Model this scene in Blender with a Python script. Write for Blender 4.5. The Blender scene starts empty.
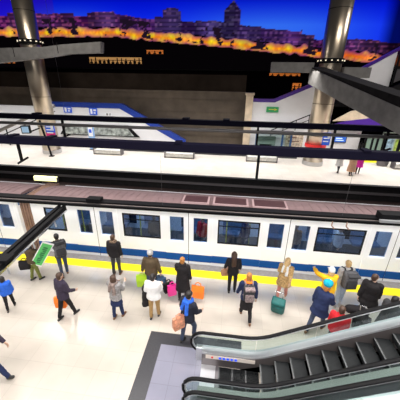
import bpy, bmesh, math, random
from mathutils import Vector as V, Matrix as M, noise
random.seed(7)
PI = math.pi
scn = bpy.context.scene
col = scn.collection

# ------------------------------------------------------------------ materials
MATS = {}
def mat(name, rgb, rough=.6, metal=0., emit=None, es=0., noise_amt=.0, scale=8., bump=0., spec=.5):
    if name in MATS: return MATS[name]
    m = bpy.data.materials.new(name); m.use_nodes = True
    nt = m.node_tree; b = nt.nodes['Principled BSDF']
    b.inputs['Base Color'].default_value = (*rgb, 1); b.inputs['Roughness'].default_value = rough
    b.inputs['Metallic'].default_value = metal; b.inputs['Specular IOR Level'].default_value = spec
    if emit: b.inputs['Emission Color'].default_value = (*emit, 1); b.inputs['Emission Strength'].default_value = es
    if noise_amt or bump:
        tc = nt.nodes.new('ShaderNodeTexCoord'); n = nt.nodes.new('ShaderNodeTexNoise')
        n.inputs['Scale'].default_value = scale; n.inputs['Detail'].default_value = 4
        nt.links.new(tc.outputs['Object'], n.inputs['Vector'])
        if noise_amt:
            r = nt.nodes.new('ShaderNodeValToRGB')
            r.color_ramp.elements[0].position = .3; r.color_ramp.elements[1].position = .7
            r.color_ramp.elements[0].color = (*[c*(1-noise_amt) for c in rgb], 1)
            r.color_ramp.elements[1].color = (*[min(1, c*(1+noise_amt)) for c in rgb], 1)
            nt.links.new(n.outputs['Fac'], r.inputs['Fac']); nt.links.new(r.outputs['Color'], b.inputs['Base Color'])
        if bump:
            bp = nt.nodes.new('ShaderNodeBump'); bp.inputs['Strength'].default_value = bump
            nt.links.new(n.outputs['Fac'], bp.inputs['Height']); nt.links.new(bp.outputs['Normal'], b.inputs['Normal'])
    MATS[name] = m; return m

def glass(name, tint, trans=.8, rough=.05, gloss=(.9, .95, 1)):
    m = bpy.data.materials.new(name); m.use_nodes = True; nt = m.node_tree; nt.nodes.clear()
    o = nt.nodes.new('ShaderNodeOutputMaterial'); t = nt.nodes.new('ShaderNodeBsdfTransparent'); g = nt.nodes.new('ShaderNodeBsdfGlossy')
    t.inputs['Color'].default_value = (*tint, 1); g.inputs['Roughness'].default_value = rough; g.inputs['Color'].default_value = (*gloss, 1)
    mx = nt.nodes.new('ShaderNodeMixShader'); mx.inputs[0].default_value = 1-trans
    nt.links.new(t.outputs[0], mx.inputs[1]); nt.links.new(g.outputs[0], mx.inputs[2]); nt.links.new(mx.outputs[0], o.inputs['Surface'])
    return m

def tiles(name, rgb, line, size=.6, rough=.25, mortar=.006, var=.04, offset=0., rot=0., width=None):
    m = bpy.data.materials.new(name); m.use_nodes = True; nt = m.node_tree; b = nt.nodes['Principled BSDF']
    tc = nt.nodes.new('ShaderNodeTexCoord'); mp = nt.nodes.new('ShaderNodeMapping'); br = nt.nodes.new('ShaderNodeTexBrick')
    mp.inputs['Rotation'].default_value = (0, 0, rot)
    br.offset = offset; br.inputs['Scale'].default_value = 1; br.inputs['Brick Width'].default_value = width or size; br.inputs['Row Height'].default_value = size
    br.inputs['Mortar Size'].default_value = mortar; br.inputs['Color1'].default_value = (*[c*(1-var) for c in rgb], 1)
    br.inputs['Color2'].default_value = (*[min(1, c*(1+var)) for c in rgb], 1); br.inputs['Mortar'].default_value = (*line, 1)
    n = nt.nodes.new('ShaderNodeTexNoise'); n.inputs['Scale'].default_value = 1.3
    mx = nt.nodes.new('ShaderNodeMixRGB'); mx.blend_type = 'MULTIPLY'; mx.inputs[0].default_value = .25
    L = nt.links.new
    L(tc.outputs['Object'], mp.inputs['Vector']); L(mp.outputs[0], br.inputs['Vector']); L(tc.outputs['Object'], n.inputs['Vector'])
    L(br.outputs['Color'], mx.inputs[1]); L(n.outputs['Fac'], mx.inputs[2]); L(mx.outputs[0], b.inputs['Base Color'])
    b.inputs['Roughness'].default_value = rough
    return m

M_floor = tiles('platform_tile', (.58, .525, .465), (.51, .46, .405), .62, .2)
M_floor2 = tiles('far_platform_tile', (.74, .69, .62), (.62, .57, .5), .8, .3)
M_granite = mat('dark_granite', (.035, .035, .042), .4, noise_amt=.25, scale=60)
M_landing = tiles('landing_tile', (.27, .27, .345), (.22, .22, .28), .6, .07, var=.02)
M_yellow = mat('yellow_paving', (.95, .76, .005), .45, noise_amt=.06, scale=5)
M_coping = mat('grey_coping', (.20, .19, .19), .8, noise_amt=.15, scale=8)
M_ballast = mat('dark_track_bed', (.028, .014, .014), .9, noise_amt=.5, scale=12, bump=.6)
M_steel = mat('brushed_steel', (.55, .55, .56), .3, 1)
M_rail = mat('rail_steel', (.22, .2, .19), .35, 1)
M_dark = mat('black_metal', (.005, .005, .006), .6, 0, spec=.12)
M_navy = mat('navy_black_metal', (.004, .0035, .012), .7, 0, spec=.08)
M_tray = mat('grey_cable_tray', (.16, .15, .16), .45, .6)
M_pillar = mat('bronze_steel_cladding', (.52, .44, .34), 0.30, .95, noise_amt=.06, scale=1.2)
M_concrete = mat('grey_concrete', (.20, .195, .19), .75, noise_amt=.18, scale=2.2, bump=.08)
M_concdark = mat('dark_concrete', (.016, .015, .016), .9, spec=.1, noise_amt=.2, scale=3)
M_white = mat('white_wall_panel', (.80, .80, .82), .45, noise_amt=.02, scale=2)
M_blue = mat('blue_stripe_paint', (.012, .045, .33), .4)
M_purple = mat('purple_stripe_paint', (.07, .02, .26), .4)
M_trainw = mat('white_train_paint', (.85, .87, .91), .3, noise_amt=.02, scale=1)
M_trainb = mat('blue_train_paint', (.005, .07, .30), .5, spec=.15)
M_roof = mat('pinkish_roof', (.19, .125, .13), .6, noise_amt=.12, scale=3)
M_ac = mat('dark_red_roof_unit', (.055, .022, .025), .6, noise_amt=.2, scale=6)
M_gang = mat('brown_gangway_rubber', (.25, .15, .11), .7, noise_amt=.15, scale=10)
M_tg = glass('tinted_train_glass', (.42, .52, .66), .95, .08)
M_bg = glass('clear_balustrade_glass', (.80, .87, .86), .975, .04)
M_black = mat('black_rubber', (.006, .006, .007), .5, spec=.15)
M_white_alu = mat('pale_aluminium', (.50, .51, .54), .35, .6)
M_red = mat('red_paint', (.75, .03, .03), .4)
M_chrome = mat('chrome', (.7, .7, .72), .18, 1)

# ------------------------------------------------------------------ mesh helpers
TMP = bpy.data.scenes.new('remesh_bench')
class MB:
    def __init__(s): s.bm = bmesh.new()
    def poly(s, pts): return s.bm.faces.new([s.bm.verts.new(p) for p in pts])
    def box(s, c, d, rot=None, bev=0.):
        g = bmesh.ops.create_cube(s.bm, size=1); vs = g['verts']
        bmesh.ops.scale(s.bm, vec=d, verts=vs)
        if bev:
            es = list({e for v in vs for e in v.link_edges})
            r = bmesh.ops.bevel(s.bm, geom=es, offset=bev, segments=2, profile=.7, affect='EDGES')
            vs = list({v for f in r['faces'] for v in f.verts} | {v for v in vs if v.is_valid})
        if rot is not None: bmesh.ops.transform(s.bm, matrix=rot.to_4x4(), verts=vs)
        bmesh.ops.translate(s.bm, vec=c, verts=vs); return s
    def box2(s, a, b, bev=0.):
        return s.box([(a[i]+b[i])/2 for i in range(3)], [abs(b[i]-a[i]) for i in range(3)], bev=bev)
    def rings(s, rs, closed=True):
        vs = [[s.bm.verts.new(p) for p in r] for r in rs]; n = len(vs[0])
        for a, b in zip(vs, vs[1:]):
            for i in range(n): s.bm.faces.new((a[i], a[(i+1) % n], b[(i+1) % n], b[i]))
        if closed:
            s.bm.faces.new(vs[0][::-1]); s.bm.faces.new(vs[-1])
        return s
    def caps(s, p, q, r1, r2, flat=0, n=12):
        p, q = V(p), V(q); d = q-p; L = d.length
        if L < 1e-6: d = V((0, 0, 1)); L = 1e-6
        d = d/L; a = d.orthogonal().normalized(); b = d.cross(a); rs = []
        def ring(c, r): return [c+a*(r*math.cos(2*PI*i/n))+b*(r*math.sin(2*PI*i/n)) for i in range(n)]
        if not flat & 1:
            for t in (80, 55, 28): rs.append(ring(p-d*r1*math.sin(math.radians(t)), r1*math.cos(math.radians(t))))
        rs.append(ring(p, r1)); rs.append(ring(q, r2))
        if not flat & 2:
            for t in (28, 55, 80): rs.append(ring(q+d*r2*math.sin(math.radians(t)), r2*math.cos(math.radians(t))))
        return s.rings(rs)
    def cyl(s, p, q, r, r2=None, n=16): return s.caps(p, q, r, r2 or r, 3, n)
    def ell(s, c, rx, ry, rz, f=None, n=16, m=10):
        rs = []
        for j in range(m+1):
            t = -PI/2*.985+PI*.985*j/m
            rs.append([V((rx*math.cos(t)*math.cos(2*PI*i/n), ry*math.cos(t)*math.sin(2*PI*i/n), rz*math.sin(t)))+V(c) for i in range(n)])
        if f: rs = [[f(p) for p in r] for r in rs]
        return s.rings(rs)
    def loft(s, rr, f=None, n=20):
        rs = []
        for (z, rx, ry, yo) in rr:
            rs.append([V((rx*math.cos(2*PI*i/n), yo+ry*math.sin(2*PI*i/n), z)) for i in range(n)])
        if f: rs = [[f(p) for p in r] for r in rs]
        return s.rings(rs)
    def sweep(s, pts, w, h, n=10):
        pts = [V(p) for p in pts]; rs = []
        for i, p in enumerate(pts):
            t = (pts[min(i+1, len(pts)-1)]-pts[max(i-1, 0)]).normalized()
            up = V((0, 0, 1)) if abs(t.z) < .9 else V((1, 0, 0))
            a = t.cross(up).normalized(); b = a.cross(t)
            rs.append([p+a*(w*math.cos(2*PI*k/n))+b*(h*math.sin(2*PI*k/n)) for k in range(n)])
        return s.rings(rs)
    def prism(s, pts, vec):
        vec = V(vec); a = [s.bm.verts.new(p) for p in pts]; b = [s.bm.verts.new(V(p)+vec) for p in pts]; n = len(pts)
        s.bm.faces.new(a[::-1]); s.bm.faces.new(b)
        for i in range(n): s.bm.faces.new((a[i], a[(i+1) % n], b[(i+1) % n], b[i]))
        return s
    def build(s, name, m, parent=None, smooth=False, voxel=None, wrinkle=0., sm=2):
        bmesh.ops.recalc_face_normals(s.bm, faces=s.bm.faces)
        me = bpy.data.meshes.new(name); s.bm.to_mesh(me); s.bm.free()
        ob = bpy.data.objects.new(name, me)
        if not voxel: col.objects.link(ob)
        if voxel:
            md = ob.modifiers.new('r', 'REMESH'); md.mode = 'VOXEL'; md.voxel_size = voxel
            if sm: ms = ob.modifiers.new('s', 'SMOOTH'); ms.iterations = sm; ms.factor = .5
            TMP.collection.objects.link(ob)
            with bpy.context.temp_override(scene=TMP, view_layer=TMP.view_layers[0]):
                dg = bpy.context.evaluated_depsgraph_get(); me2 = bpy.data.meshes.new_from_object(ob.evaluated_get(dg))
            TMP.collection.objects.unlink(ob); col.objects.link(ob); ob.modifiers.clear(); ob.data = me2; bpy.data.meshes.remove(me); me = me2; me.name = name; smooth = True
            if wrinkle:
                nv = len(me.vertices); cs = [0.]*(nv*3); ns = [0.]*(nv*3)
                me.vertices.foreach_get('co', cs); me.vertex_normals.foreach_get('vector', ns)
                for i in range(0, nv*3, 3):
                    k = wrinkle*noise.noise((cs[i]*9, cs[i+1]*9, cs[i+2]*14))
                    cs[i] += ns[i]*k; cs[i+1] += ns[i+1]*k; cs[i+2] += ns[i+2]*k
                me.vertices.foreach_set('co', cs); me.update()
        me.materials.clear(); me.materials.append(m)
        if smooth: me.polygons.foreach_set('use_smooth', [True]*len(me.polygons)); me.update()
        if parent is not None: ob.parent = parent
        return ob

def tag(o, label, cat, group=None):
    o['label'] = label; o['category'] = cat
    if group: o['group'] = group
    return o
def struct(o): o['kind'] = 'structure'; return o
def empty(name, loc, rz, label, cat, group=None):
    o = bpy.data.objects.new(name, None); o.empty_display_size = .1; col.objects.link(o)
    o.location = loc; o.rotation_euler = (0, 0, rz); return tag(o, label, cat, group)
def dup(root, loc, label, group=None, rz=None):
    r = root.copy(); col.objects.link(r); r.location = loc; r['label'] = label
    if rz is not None: r.rotation_euler = (0, 0, rz)
    if group: r['group'] = group
    for ch in list(root.children):
        c = ch.copy(); col.objects.link(c); c.parent = r
        for g in list(ch.children):
            d = g.copy(); col.objects.link(d); d.parent = c
    return r

# ------------------------------------------------------------------ setting
def slab(name, a, b, m): return struct(MB().box2(a, b).build(name, m))
slab('floor', (-16, -2, -1.2), (14, 8.28, 0), M_floor)
slab('trim_1', (-16, 8.28, -1.2), (14, 8.70, .004), M_yellow)                 # yellow safety strip
slab('trim_2', (-16, 8.70, -1.2), (14, 9.06, 0), M_coping)                     # platform coping
struct(MB().box2((-2.05, 1, 0), (-1.65, 5.68, .006)).box2((-1.65, 5.29, 0), (.6, 5.68, .006)).build('trim_3', M_granite))
slab('trim_9', (-.45, 1.0, 0), (14, 3.75, .012), mat('dark_green_granite', (.05, .06, .058), .4, noise_amt=.3, scale=20))
slab('trim_4', (-1.65, 1, 0), (-.45, 5.29, .005), M_landing)
slab('floor_track', (-42, 9.06, -1.4), (34, 20.1, -1.15), M_ballast)
slab('floor_back', (-42, 20.1, -1.2), (34, 36.5, 0), M_floor2)
slab('trim_5', (-42, 19.98, -.30), (34, 20.32, .008), M_black)
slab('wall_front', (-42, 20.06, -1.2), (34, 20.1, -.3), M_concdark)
tag(MB().box2((-40, 19.85, -.62), (32, 20.0, -.47)).build('cable_duct', M_tray), 'long grey cable duct fixed along the dark face of the far platform edge', 'duct')
for k, (yy, nm) in enumerate([(10.0, 0), (11.4, 0), (14.9, 1), (16.3, 1)]):
    tag(MB().box2((-40, yy-.035, -1.15), (32, yy+.035, -1.0)).build('track_rail', M_rail),
        ['running rail under the train nearest the yellow strip', 'running rail under the far side of the train', 'running rail of the empty track nearer the train', 'running rail of the empty track nearer the far platform'][k], 'rail')
M_brown = mat('brown_stone_cladding', (.105, .080, .058), .6, noise_amt=.25, scale=.9)
wb = MB()
wb.box2((-42, 30, 0), (1.0, 30.5, 5.75)); wb.box2((-42, 29.9, 5.6), (1.0, 30.55, 5.8))
for z in (1.3, 2.5, 3.7, 4.95): wb.box2((-42, 29.95, z), (1.0, 30.0, z+.05))
struct(wb.build('wall_back', M_brown))
slab('wall_gallery', (-42, 32.5, 5.0), (1.0, 32.8, 7.4), mat('dark_brown_cladding', (.045, .032, .024), .8, noise_amt=.3, scale=.6, spec=.1))
slab('floor_concourse', (-42, 30.5, 4.6), (34, 36.3, 5.0), M_concdark)
slab('wall_upper', (-60, 36.3, 0), (60, 36.7, 18), mat('black_back_wall', (.004, .003, .004), 1, spec=0))
M_cream = mat('cream_stone', (.62, .50, .36), .5, noise_amt=.2, scale=1.5)
struct(MB().box2((.95, 28.1, 0), (1.62, 29.0, 5.7)).box2((.85, 28.0, 5.6), (1.72, 29.1, 5.8)).build('trim_6', M_cream))

# white stair parapet, left
t = empty('stair_parapet', (-16, 28.5, 0), 0, 'long white stair parapet with blue top stripe falling to the right, behind the left pillar', 'parapet')
def loc(pts, o): return [(p[0]-o[0], p[1]-o[1], p[2]-o[2]) for p in pts]
prof = [(-42, 4.0), (-11.9, 4.0), (-5.9, .85), (-5.9, 0), (-42, 0)]
MB().prism(loc([(x, 28.5, z) for x, z in prof], (-16, 28.5, 0)), (0, .35, 0)).build('panel', M_white, t)
cap_ = [(-19.5, 4.0), (-11.9, 4.0), (-5.9, .85), (-5.0, .85), (-5.0, 1.0), (-11.6, 4.5), (-19.5, 4.5)]
MB().prism(loc([(x, 28.46, z) for x, z in cap_], (-16, 28.5, 0)), (0, .45, 0)).build('blue_cap', M_blue, t)['label'] = 'blue top stripe'
# recessed picture panel on it
t = empty('display_panel', (-14, 28.33, 1.15), 0, 'slanted grey green display panel with dark frame on the white left parapet', 'display panel')
pts = [(-18.9, 1.15), (-9.9, 1.15), (-11.1, 2.35), (-18.2, 2.05)]
MB().prism([(x+14, 0, z-1.15) for x, z in pts], (0, .1, 0)).build('frame', M_dark, t)
pts2 = [(-18.6, 1.25), (-10.5, 1.25), (-11.3, 2.2), (-18.1, 1.95)]
MB().prism([(x+14, -.03, z-1.15) for x, z in pts2], (0, .03, 0)).build('picture', mat('grey_green_print', (.30, .33, .31), .5, noise_amt=.8, scale=2.5), t)

# white stair parapet, right
t = empty('stair_parapet', (8, 28.5, 0), 0, 'white stair parapet with purple top edge climbing to the right, behind the right pillar', 'parapet')
pr = [(1.62, 0), (12.2, 0), (12.2, 2.6), (8.3, 2.6), (8.3, 7.05), (3.7, 5.0), (1.62, 5.0)]
MB().prism([(x-8, 0, z) for x, z in pr], (0, .35, 0)).build('panel', M_white, t)
pc = [(1.62, 5.0), (3.7, 5.0), (8.3, 7.05), (8.3, 7.37), (3.6, 5.3), (1.62, 5.3)]
MB().prism([(x-8, -.05, z) for x, z in pc], (0, .45, 0)).build('purple_cap', M_purple, t)['label'] = 'purple top edge'
t = empty('stair_parapet', (11.5, 28.5, 7), 0, 'white stair side panel with purple top edge at the upper right, above the sloping beam', 'parapet')
MB().prism([(10.5-11.5, 0, .1), (10.7-11.5, 0, .72), (13.5-11.5, 0, 2.4), (13.5-11.5, 0, -.4), (11.5-11.5, 0, -.6)], (0, .35, 0)).build('panel', M_white, t)
MB().prism([(10.6-11.5, -.05, .66), (13.5-11.5, -.05, 2.4), (16-11.5, -.05, 3.9), (16-11.5, -.05, 4.15), (13.5-11.5, -.05, 2.65), (10.5-11.5, -.05, .86)], (0, .45, 0)).build('purple_edge', M_purple, t)
t = empty('stair_flight', (14, 27.9, 6), 0, 'dark stair flight with grey side panels at the upper right edge of the photo', 'stairs')
MB().prism([(12.2-14, 0, -1.5), (13.0-14, 0, .2), (19-14, 0, 3.4), (19-14, 0, -2)], (0, .5, 0)).build('stringer', M_concdark, t)
MB().box2((13.35-14, -.08, .75), (13.5-14, .0, 3.6)).build('post', M_dark, t); MB().box2((15.1-14, -.08, 1.3), (15.25-14, .0, 4.2)).build('post', M_dark, t)
MB().prism([(13.5-14, -.03, .9), (13.5-14, -.03, 2.0), (15.1-14, -.03, 2.2), (15.1-14, -.03, 1.6)], (0, .03, 0)).build('side_panel', M_tray, t)
MB().box2((13.3-14, -.1, 2.0), (18-14, 0, 2.2)).build('mid_rail', M_dark, t)
# lower ramp parapet (cream) with blue-purple band, right
t = empty('ramp_parapet', (11, 27.6, 0), 0, 'low cream ramp parapet with purple band below, right of the right pillar', 'parapet')
MB().prism([(9.1-11, 0, 3.55), (13.6-11, 0, 3.8), (12.3-11, 0, 4.3), (11.9-11, 0, 4.75), (10.5-11, 0, 4.45)], (0, .3, 0)).build('panel', M_cream, t)
MB().prism([(9.0-11, -.04, 3.15), (16-11, -.04, 3.3), (16-11, -.04, 3.9), (13.0-11, -.04, 4.05), (10.2-11, -.04, 3.6)], (0, .4, 0)).build('purple_band', M_purple, t)
for x in (9.4, 15.4): MB().box2((x-11, .1, 0), (x-10.8, .3, 3.2)).build('post', M_dark, t)
# handrails
def railing(pts, h, label, m=M_dark, r=.05):
    p0 = V(pts[0]); t = empty('stair_railing', p0, 0, label, 'railing')
    MB().sweep([V(p)-p0 for p in pts], r, r).build('top_rail', m, t, True)
    MB().sweep([V(p)-p0-V((0, 0, h*.5)) for p in pts], r*.6, r*.6).build('middle_rail', m, t, True)
    a, b = V(pts[0]), V(pts[-1]); n = max(2, int((b-a).length/1.2))
    for k in range(n+1):
        p = a+(b-a)*k/n-p0
        MB().cyl(p, p-V((0, 0, h)), r*.7, n=8).build('baluster', m, t)
railing([(3.6, 28.2, 2.4), (8.2, 28.2, 4.5)], .95, 'black stair railing climbing beside the white parapet left of the right pillar')
railing([(9.4, 28.2, 5.9), (12.6, 28.2, 4.2)], .9, 'black stair railing slanting down below the sloping grey beam')
t = empty('stair_handrail', (-20.5, 27, 0), 0, 'thick grey sloping handrail left of the left pillar', 'handrail')
MB().sweep([(-4.5, 0, 1.5), (2.4, 0, 4.25)], .17, .17).build('rail', mat('worn_grey_steel', (.26, .24, .22), .4, .7), t, True)
MB().sweep([(-4.5, .1, .95), (2.3, .1, 3.7)], .05, .05).build('lower_rail', M_dark, t, True)
for x, z in ((-3.6, 1.8), (1.8, 3.9)): MB().cyl((x, 0, 0), (x, 0, z), .06).build('post', M_dark, t)

# ------------------------------------------------------------------ mural
def mural():
    x0, x1, z0, z1, nx, nz = -46., 26., 8.0, 17.0, 520, 110
    me = bpy.data.meshes.new('mural_picture'); vs = []; fs = []; cs = []
    def N(a, b=0., s=0.): return noise.noise(V((a, b, s)))
    KN = [(-60, -230), (-29.64, 0), (-16.6, 100), (-4.55, 200), (11.2, 340), (16.4, 392), (40, 600)]
    def PX(x):
        for (a, pa), (b_, pb) in zip(KN, KN[1:]):
            if x <= b_: return pa+(pb-pa)*(x-a)/(b_-a)
    def H(i, s=0): return (math.sin(i*12.9898+s*78.233)*43758.5453) % 1
    for j in range(nz+1):
        for i in range(nx+1):
            x = x0+(x1-x0)*i/nx; z = z0+(z1-z0)*j/nz; vs.append((x, 0, z))
            px = PX(x); y = (15-z)/.1
            base = 36.5 if px < 110 else 36.5+(px-110)*.094
            base += 1.6*N(px*.09, 3.1)
            t = y-base; c = (.0015, .001, .0015)
            g = max(0, min(1, (y+5)/30)); hl = math.exp(-((px-270)/90)**2)+.8*math.exp(-((px-70)/45)**2)
            sky = (.0+.03*g*g*hl, .004+.14*g*g*hl, .50+.36*g)
            if px < 60: sky = (sky[0]+.01, sky[1]*.7, sky[2]*.8)
            cell = int(px/13+400); b2 = H(cell); bh = -21-5*b2
            if 164 < px < 182 and t < -10: bh = -34 if 168 < px < 179 else -32
            if 224 < px < 240: bh = -46+abs(px-232)*1.2
            if px > 300: bh += 4
            if t < bh: c = sky
            elif t < -10:
                f = int(y/2.1); w = int(px/2.4); lit = H(f*57+w*13, 1)
                mg = .5+.5*math.sin(px*.017+1); k = .5+1.2*max(0, N(px*.05, 9.)+.25)
                c = (.038*k+.045*mg*k, .009*k+.018*b2*k, .11*k)
                if lit > .72: c = (c[0]*2.6+.05*mg, c[1]*2.3+.01, c[2]*1.9)
                if f % 2 == 0: c = tuple(q*.55 for q in c)
            if t >= -13.5 and t < 0:
                n1 = N(px*.13, y*.16, 1.); n2 = N(px*.05, 5.)
                k = max(0, 1-abs(t+4.5)/(5.0+3.5*n1)); k = k**.6
                q1 = abs(N(px*.30, y*.22, 7.)); hot = (.75+.6*q1+.25*n2, (.24+.50*max(0, n1+q1*.7)+.12*n2)*(1.0 if px < 300 else .7), .004+.05*max(0, n2))
                pur = (.10+.16*max(0, n1), .014, .14)
                if k > 0: c = tuple(pur[q]*(1-k)+hot[q]*k for q in range(3))
            tr = N(px*.085, y*.03, 21.)+.35*N(px*.4, y*.35, 4.)
            if -19 < t < -2 and tr > .30-.012*abs(t+12): c = (.012, .006, .016)
            if t >= 0: c = (.0015, .001, .0015)
            if px > 374: c = tuple(q*max(.12, 1-(px-374)/16) for q in c)
            cs.append((*c, 1))
    for j in range(nz):
        for i in range(nx):
            a = j*(nx+1)+i; fs.append((a, a+1, a+nx+2, a+nx+1))
    me.from_pydata(vs, [], fs); ca = me.color_attributes.new('picture', 'FLOAT_COLOR', 'POINT')
    ca.data.foreach_set('color', [q for c in cs for q in c]); me.update()
    m = bpy.data.materials.new('backlit_mural_print'); m.use_nodes = True; nt = m.node_tree; b = nt.nodes['Principled BSDF']
    a = nt.nodes.new('ShaderNodeVertexColor'); a.layer_name = 'picture'
    nt.links.new(a.outputs['Color'], b.inputs['Emission Color']); b.inputs['Emission Strength'].default_value = 1.0
    b.inputs['Base Color'].default_value = (0, 0, 0, 1); b.inputs['Roughness'].default_value = 1; b.inputs['Specular IOR Level'].default_value = 0
    me.materials.append(m)
    t = empty('backlit_mural', (0, 35.9, 0), 0, 'wide backlit mural of a city skyline at dusk under blue sky above the dark concourse', 'mural')
    o = bpy.data.objects.new('picture', me); col.objects.link(o); o.parent = t
    MB().box2((x0-.1, .02, z0-.1), (x1+.1, .35, z1+.1)).build('light_box', M_dark, t)
mural()

# lit openings below the mural
M_amber = mat('amber_lit_window', (.3, .2, .08), .5, emit=(1., .5, .16), es=.35, noise_amt=0)
M_dimr = mat('dim_rose_lit_window', (.2, .1, .08), .5, emit=(.5, .2, .12), es=.12)
M_ora = mat('orange_lit_window', (.3, .12, .03), .5, emit=(1., .26, .04), es=.45)
def lit(x0, z0, x1, z1, m, n, label, y=36.15):
    t = empty('lit_window', ((x0+x1)/2, y, z0), 0, label, 'window', None); w = x1-x0
    MB().box2((-w/2, 0, 0), (w/2, .06, z1-z0)).build('pane', m, t)
    b = MB(); random.seed(int(x0*10))
    for k in range(n):
        xx = -w/2+w*(k+.5)/n; b.box2((xx-.06, -.06, 0), (xx+.06, 0, (z1-z0)*random.uniform(.5, 1)))
        b.box2((xx-.2, -.05, 0), (xx+.15, 0, (z1-z0)*random.uniform(.2, .5)))
    b.box2((-w/2, -.08, (z1-z0)*.48), (w/2, 0, (z1-z0)*.56))
    b.build('mullion', M_dark, t)
lit(-18.2, 8.52, -11.6, 9.2, M_amber, 12, 'long row of amber lit window panes high in the dark wall, left of centre', 35.78)
lit(-10.9, 9.6, -8.9, 10.0, M_ora, 3, 'small orange lit window just under the mural glow, right of the amber row', 35.78)
lit(-11.0, 6.75, -7.5, 7.12, M_dimr, 6, 'dim reddish lit slot low in the dark wall above the brown cladding', 35.9)
lit(-30.5, 8.4, -28.3, 8.8, M_ora, 3, 'small orange lit window left of the left pillar', 35.78)
lit(3.7, 7.45, 7.2, 7.72, M_ora, 5, 'orange glowing strip standing in for light under the grey beam stub', 36.1)  # glowing strip imitates orange light on the underside of the stub
lit(6.5, 5.9, 7.5, 6.7, M_ora, 2, 'small orange lit window beside the right pillar under the beam', 36.1)

# ------------------------------------------------------------------ pillars and beams
def pillar(x, y, r, label, zc, band=False):
    t = empty('clad_pillar', (x, y, 0), 0, label, 'pillar')
    MB().cyl((0, 0, 0), (0, 0, 16), r, n=40).build('shaft', M_pillar, t, True)
    b = MB()
    for z in (2.6, 5.2, 11.8, 14.2): b.cyl((0, 0, z), (0, 0, z+.03), r+.008, n=40)
    b.build('seam', M_dark, t)
    MB().cyl((0, 0, 0), (0, 0, .35), r+.05, n=40).build('base_ring', M_steel, t)
    MB().cyl((0, 0, zc), (0, 0, zc+.35), r+.12, n=40).build('collar', M_dark, t)
    if band: MB().cyl((0, 0, 1.6), (0, 0, 1.88), r+.06, n=40).build('red_band', M_red, t)['label'] = 'red band'
    for k in range(14):
        a = 2*PI*k/14; p = V(((r+.14)*math.cos(a), (r+.14)*math.sin(a), zc+.2))
        MB().box(p, (.09, .09, .08)).build('collar_lamp', M_lampw, t)
M_lampw = mat('small_white_lamp', (.9, .85, .75), .4, emit=(1, .85, .6), es=.7)
pillar(-17.8, 24.9, .80, 'left bronze clad round pillar rising past the tapered concrete bracket', 9.4)
pillar(7.25, 25.35, .84, 'right bronze clad round pillar behind the sloping grey beam', 8.2, True)
t = empty('concrete_bracket', (-15.5, 23.7, 8.3), 0, 'tapered grey concrete bracket beam across the left pillar', 'beam')
pts = [(-26, 7.3), (-15.4, 8.36), (-13.6, 8.62), (-10.9, 8.7), (-10.8, 9.46), (-14.0, 9.27), (-15.5, 9.1), (-26, 8.8)]
MB().prism([(x+15.5, -.3, z-8.3) for x, z in pts], (0, .65, 0)).build('beam', M_concrete, t)
for x, z in ((-2.9, .05), (1.0, .33)): MB().box2((x, -.32, z), (x+.05, -.3, z+.75)).build('joint', M_concdark, t)
t = empty('sloping_beam', (5.5, 24.2, 6.8), 0, 'long grey sloping concrete beam coming down from the right pillar to the right edge', 'beam')
P0 = V((5.48, 24.2, 7.83)); P1 = V((7.74, 14.73, 5.79)); Q0 = V((5.51, 24.2, 6.72)); Q1 = V((7.83, 14.4, 4.62))
ext = 1.5
P1 = P0+(P1-P0)*ext; Q1 = Q0+(Q1-Q0)*ext; o = V((5.5, 24.2, 6.8)); w = V((.9, .25, 0))
MB().prism([P0-o, P1-o, Q1-o, Q0-o], w).build('beam', M_concrete, t)
up = V((0, 0, .5)); w2 = V((1.15, .35, 0))
MB().prism([P0-o+V((.03, 0, .08)), P1-o+V((.03, 0, .62)), P1-o+V((.03, 0, 0)), P0-o+V((.03, 0, 0))], w2).build('dark_top', M_concdark, t)
MB().box2((2.55-5.5, -.25, 7.5-6.8), (5.7-5.5, .35, 8.2-6.8)).build('stub', M_concrete, t)
MB().box2((8.2-5.5, .6, 7.2-6.8), (10.2-5.5, 1.2, 7.95-6.8)).build('stub', M_concrete, t)
MB().prism([(P0-o).lerp(Q0-o, .0)+V((.9, .5, .1)), P1-o+V((.9, .5, .1)), Q1-o+V((.9, .5, 0)), Q0-o+V((.9, .5, 0))], (.3, .05, 0)).build('inner_stringer', M_concdark, t)

# ------------------------------------------------------------------ signs, benches and shop fronts on the far platform
def sign(name, c, w, h, bg, fg, label, kind, rz=0, band=None):
    t = empty(name, c, rz, label, 'sign')
    MB().box2((-w/2, 0, 0), (w/2, .06, h), bev=.01).build('board', bg, t)
    b = MB()
    if kind == 'text':
        for k in range(3):
            z = h*(.75-.24*k); b.box2((-w*.38, -.015, z), (w*(.1+.1*((k*7) % 4)), 0, z+h*.09))
        b.box2((w*.1, -.015, h*.62), (w*.38, 0, h*.9))
    if kind == 'arrow':
        b.box2((-w*.3, -.015, h*.45), (w*.2, 0, h*.58)); b.prism([(w*.15, -.015, h*.3), (w*.4, -.015, h*.51), (w*.15, -.015, h*.72)], (0, .015, 0))
    if kind == 'picto':
        b.box2((-w*.35, -.015, h*.15), (-w*.1, 0, h*.85)); b.box2((w*.05, -.015, h*.55), (w*.4, 0, h*.8)); b.box2((w*.05, -.015, h*.2), (w*.3, 0, h*.38))
    b.build('lettering', fg, t)
    if band: MB().box2((-w/2, -.012, 0), (w/2, 0, h*.33)).build('lower_band', band, t)
    return t
M_sb = mat('sign_blue', (.02, .09, .55), .4, emit=(.02, .09, .6), es=.25)
M_sr = mat('sign_crimson', (.55, .02, .15), .4, emit=(.6, .02, .15), es=.2)
M_sg = mat('sign_green', (.02, .18, .07), .4, emit=(.03, .35, .1), es=.3)
M_sw = mat('sign_white', (.85, .87, .9), .4)
M_sy = mat('sign_yellow', (.8, .7, .05), .4)
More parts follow.
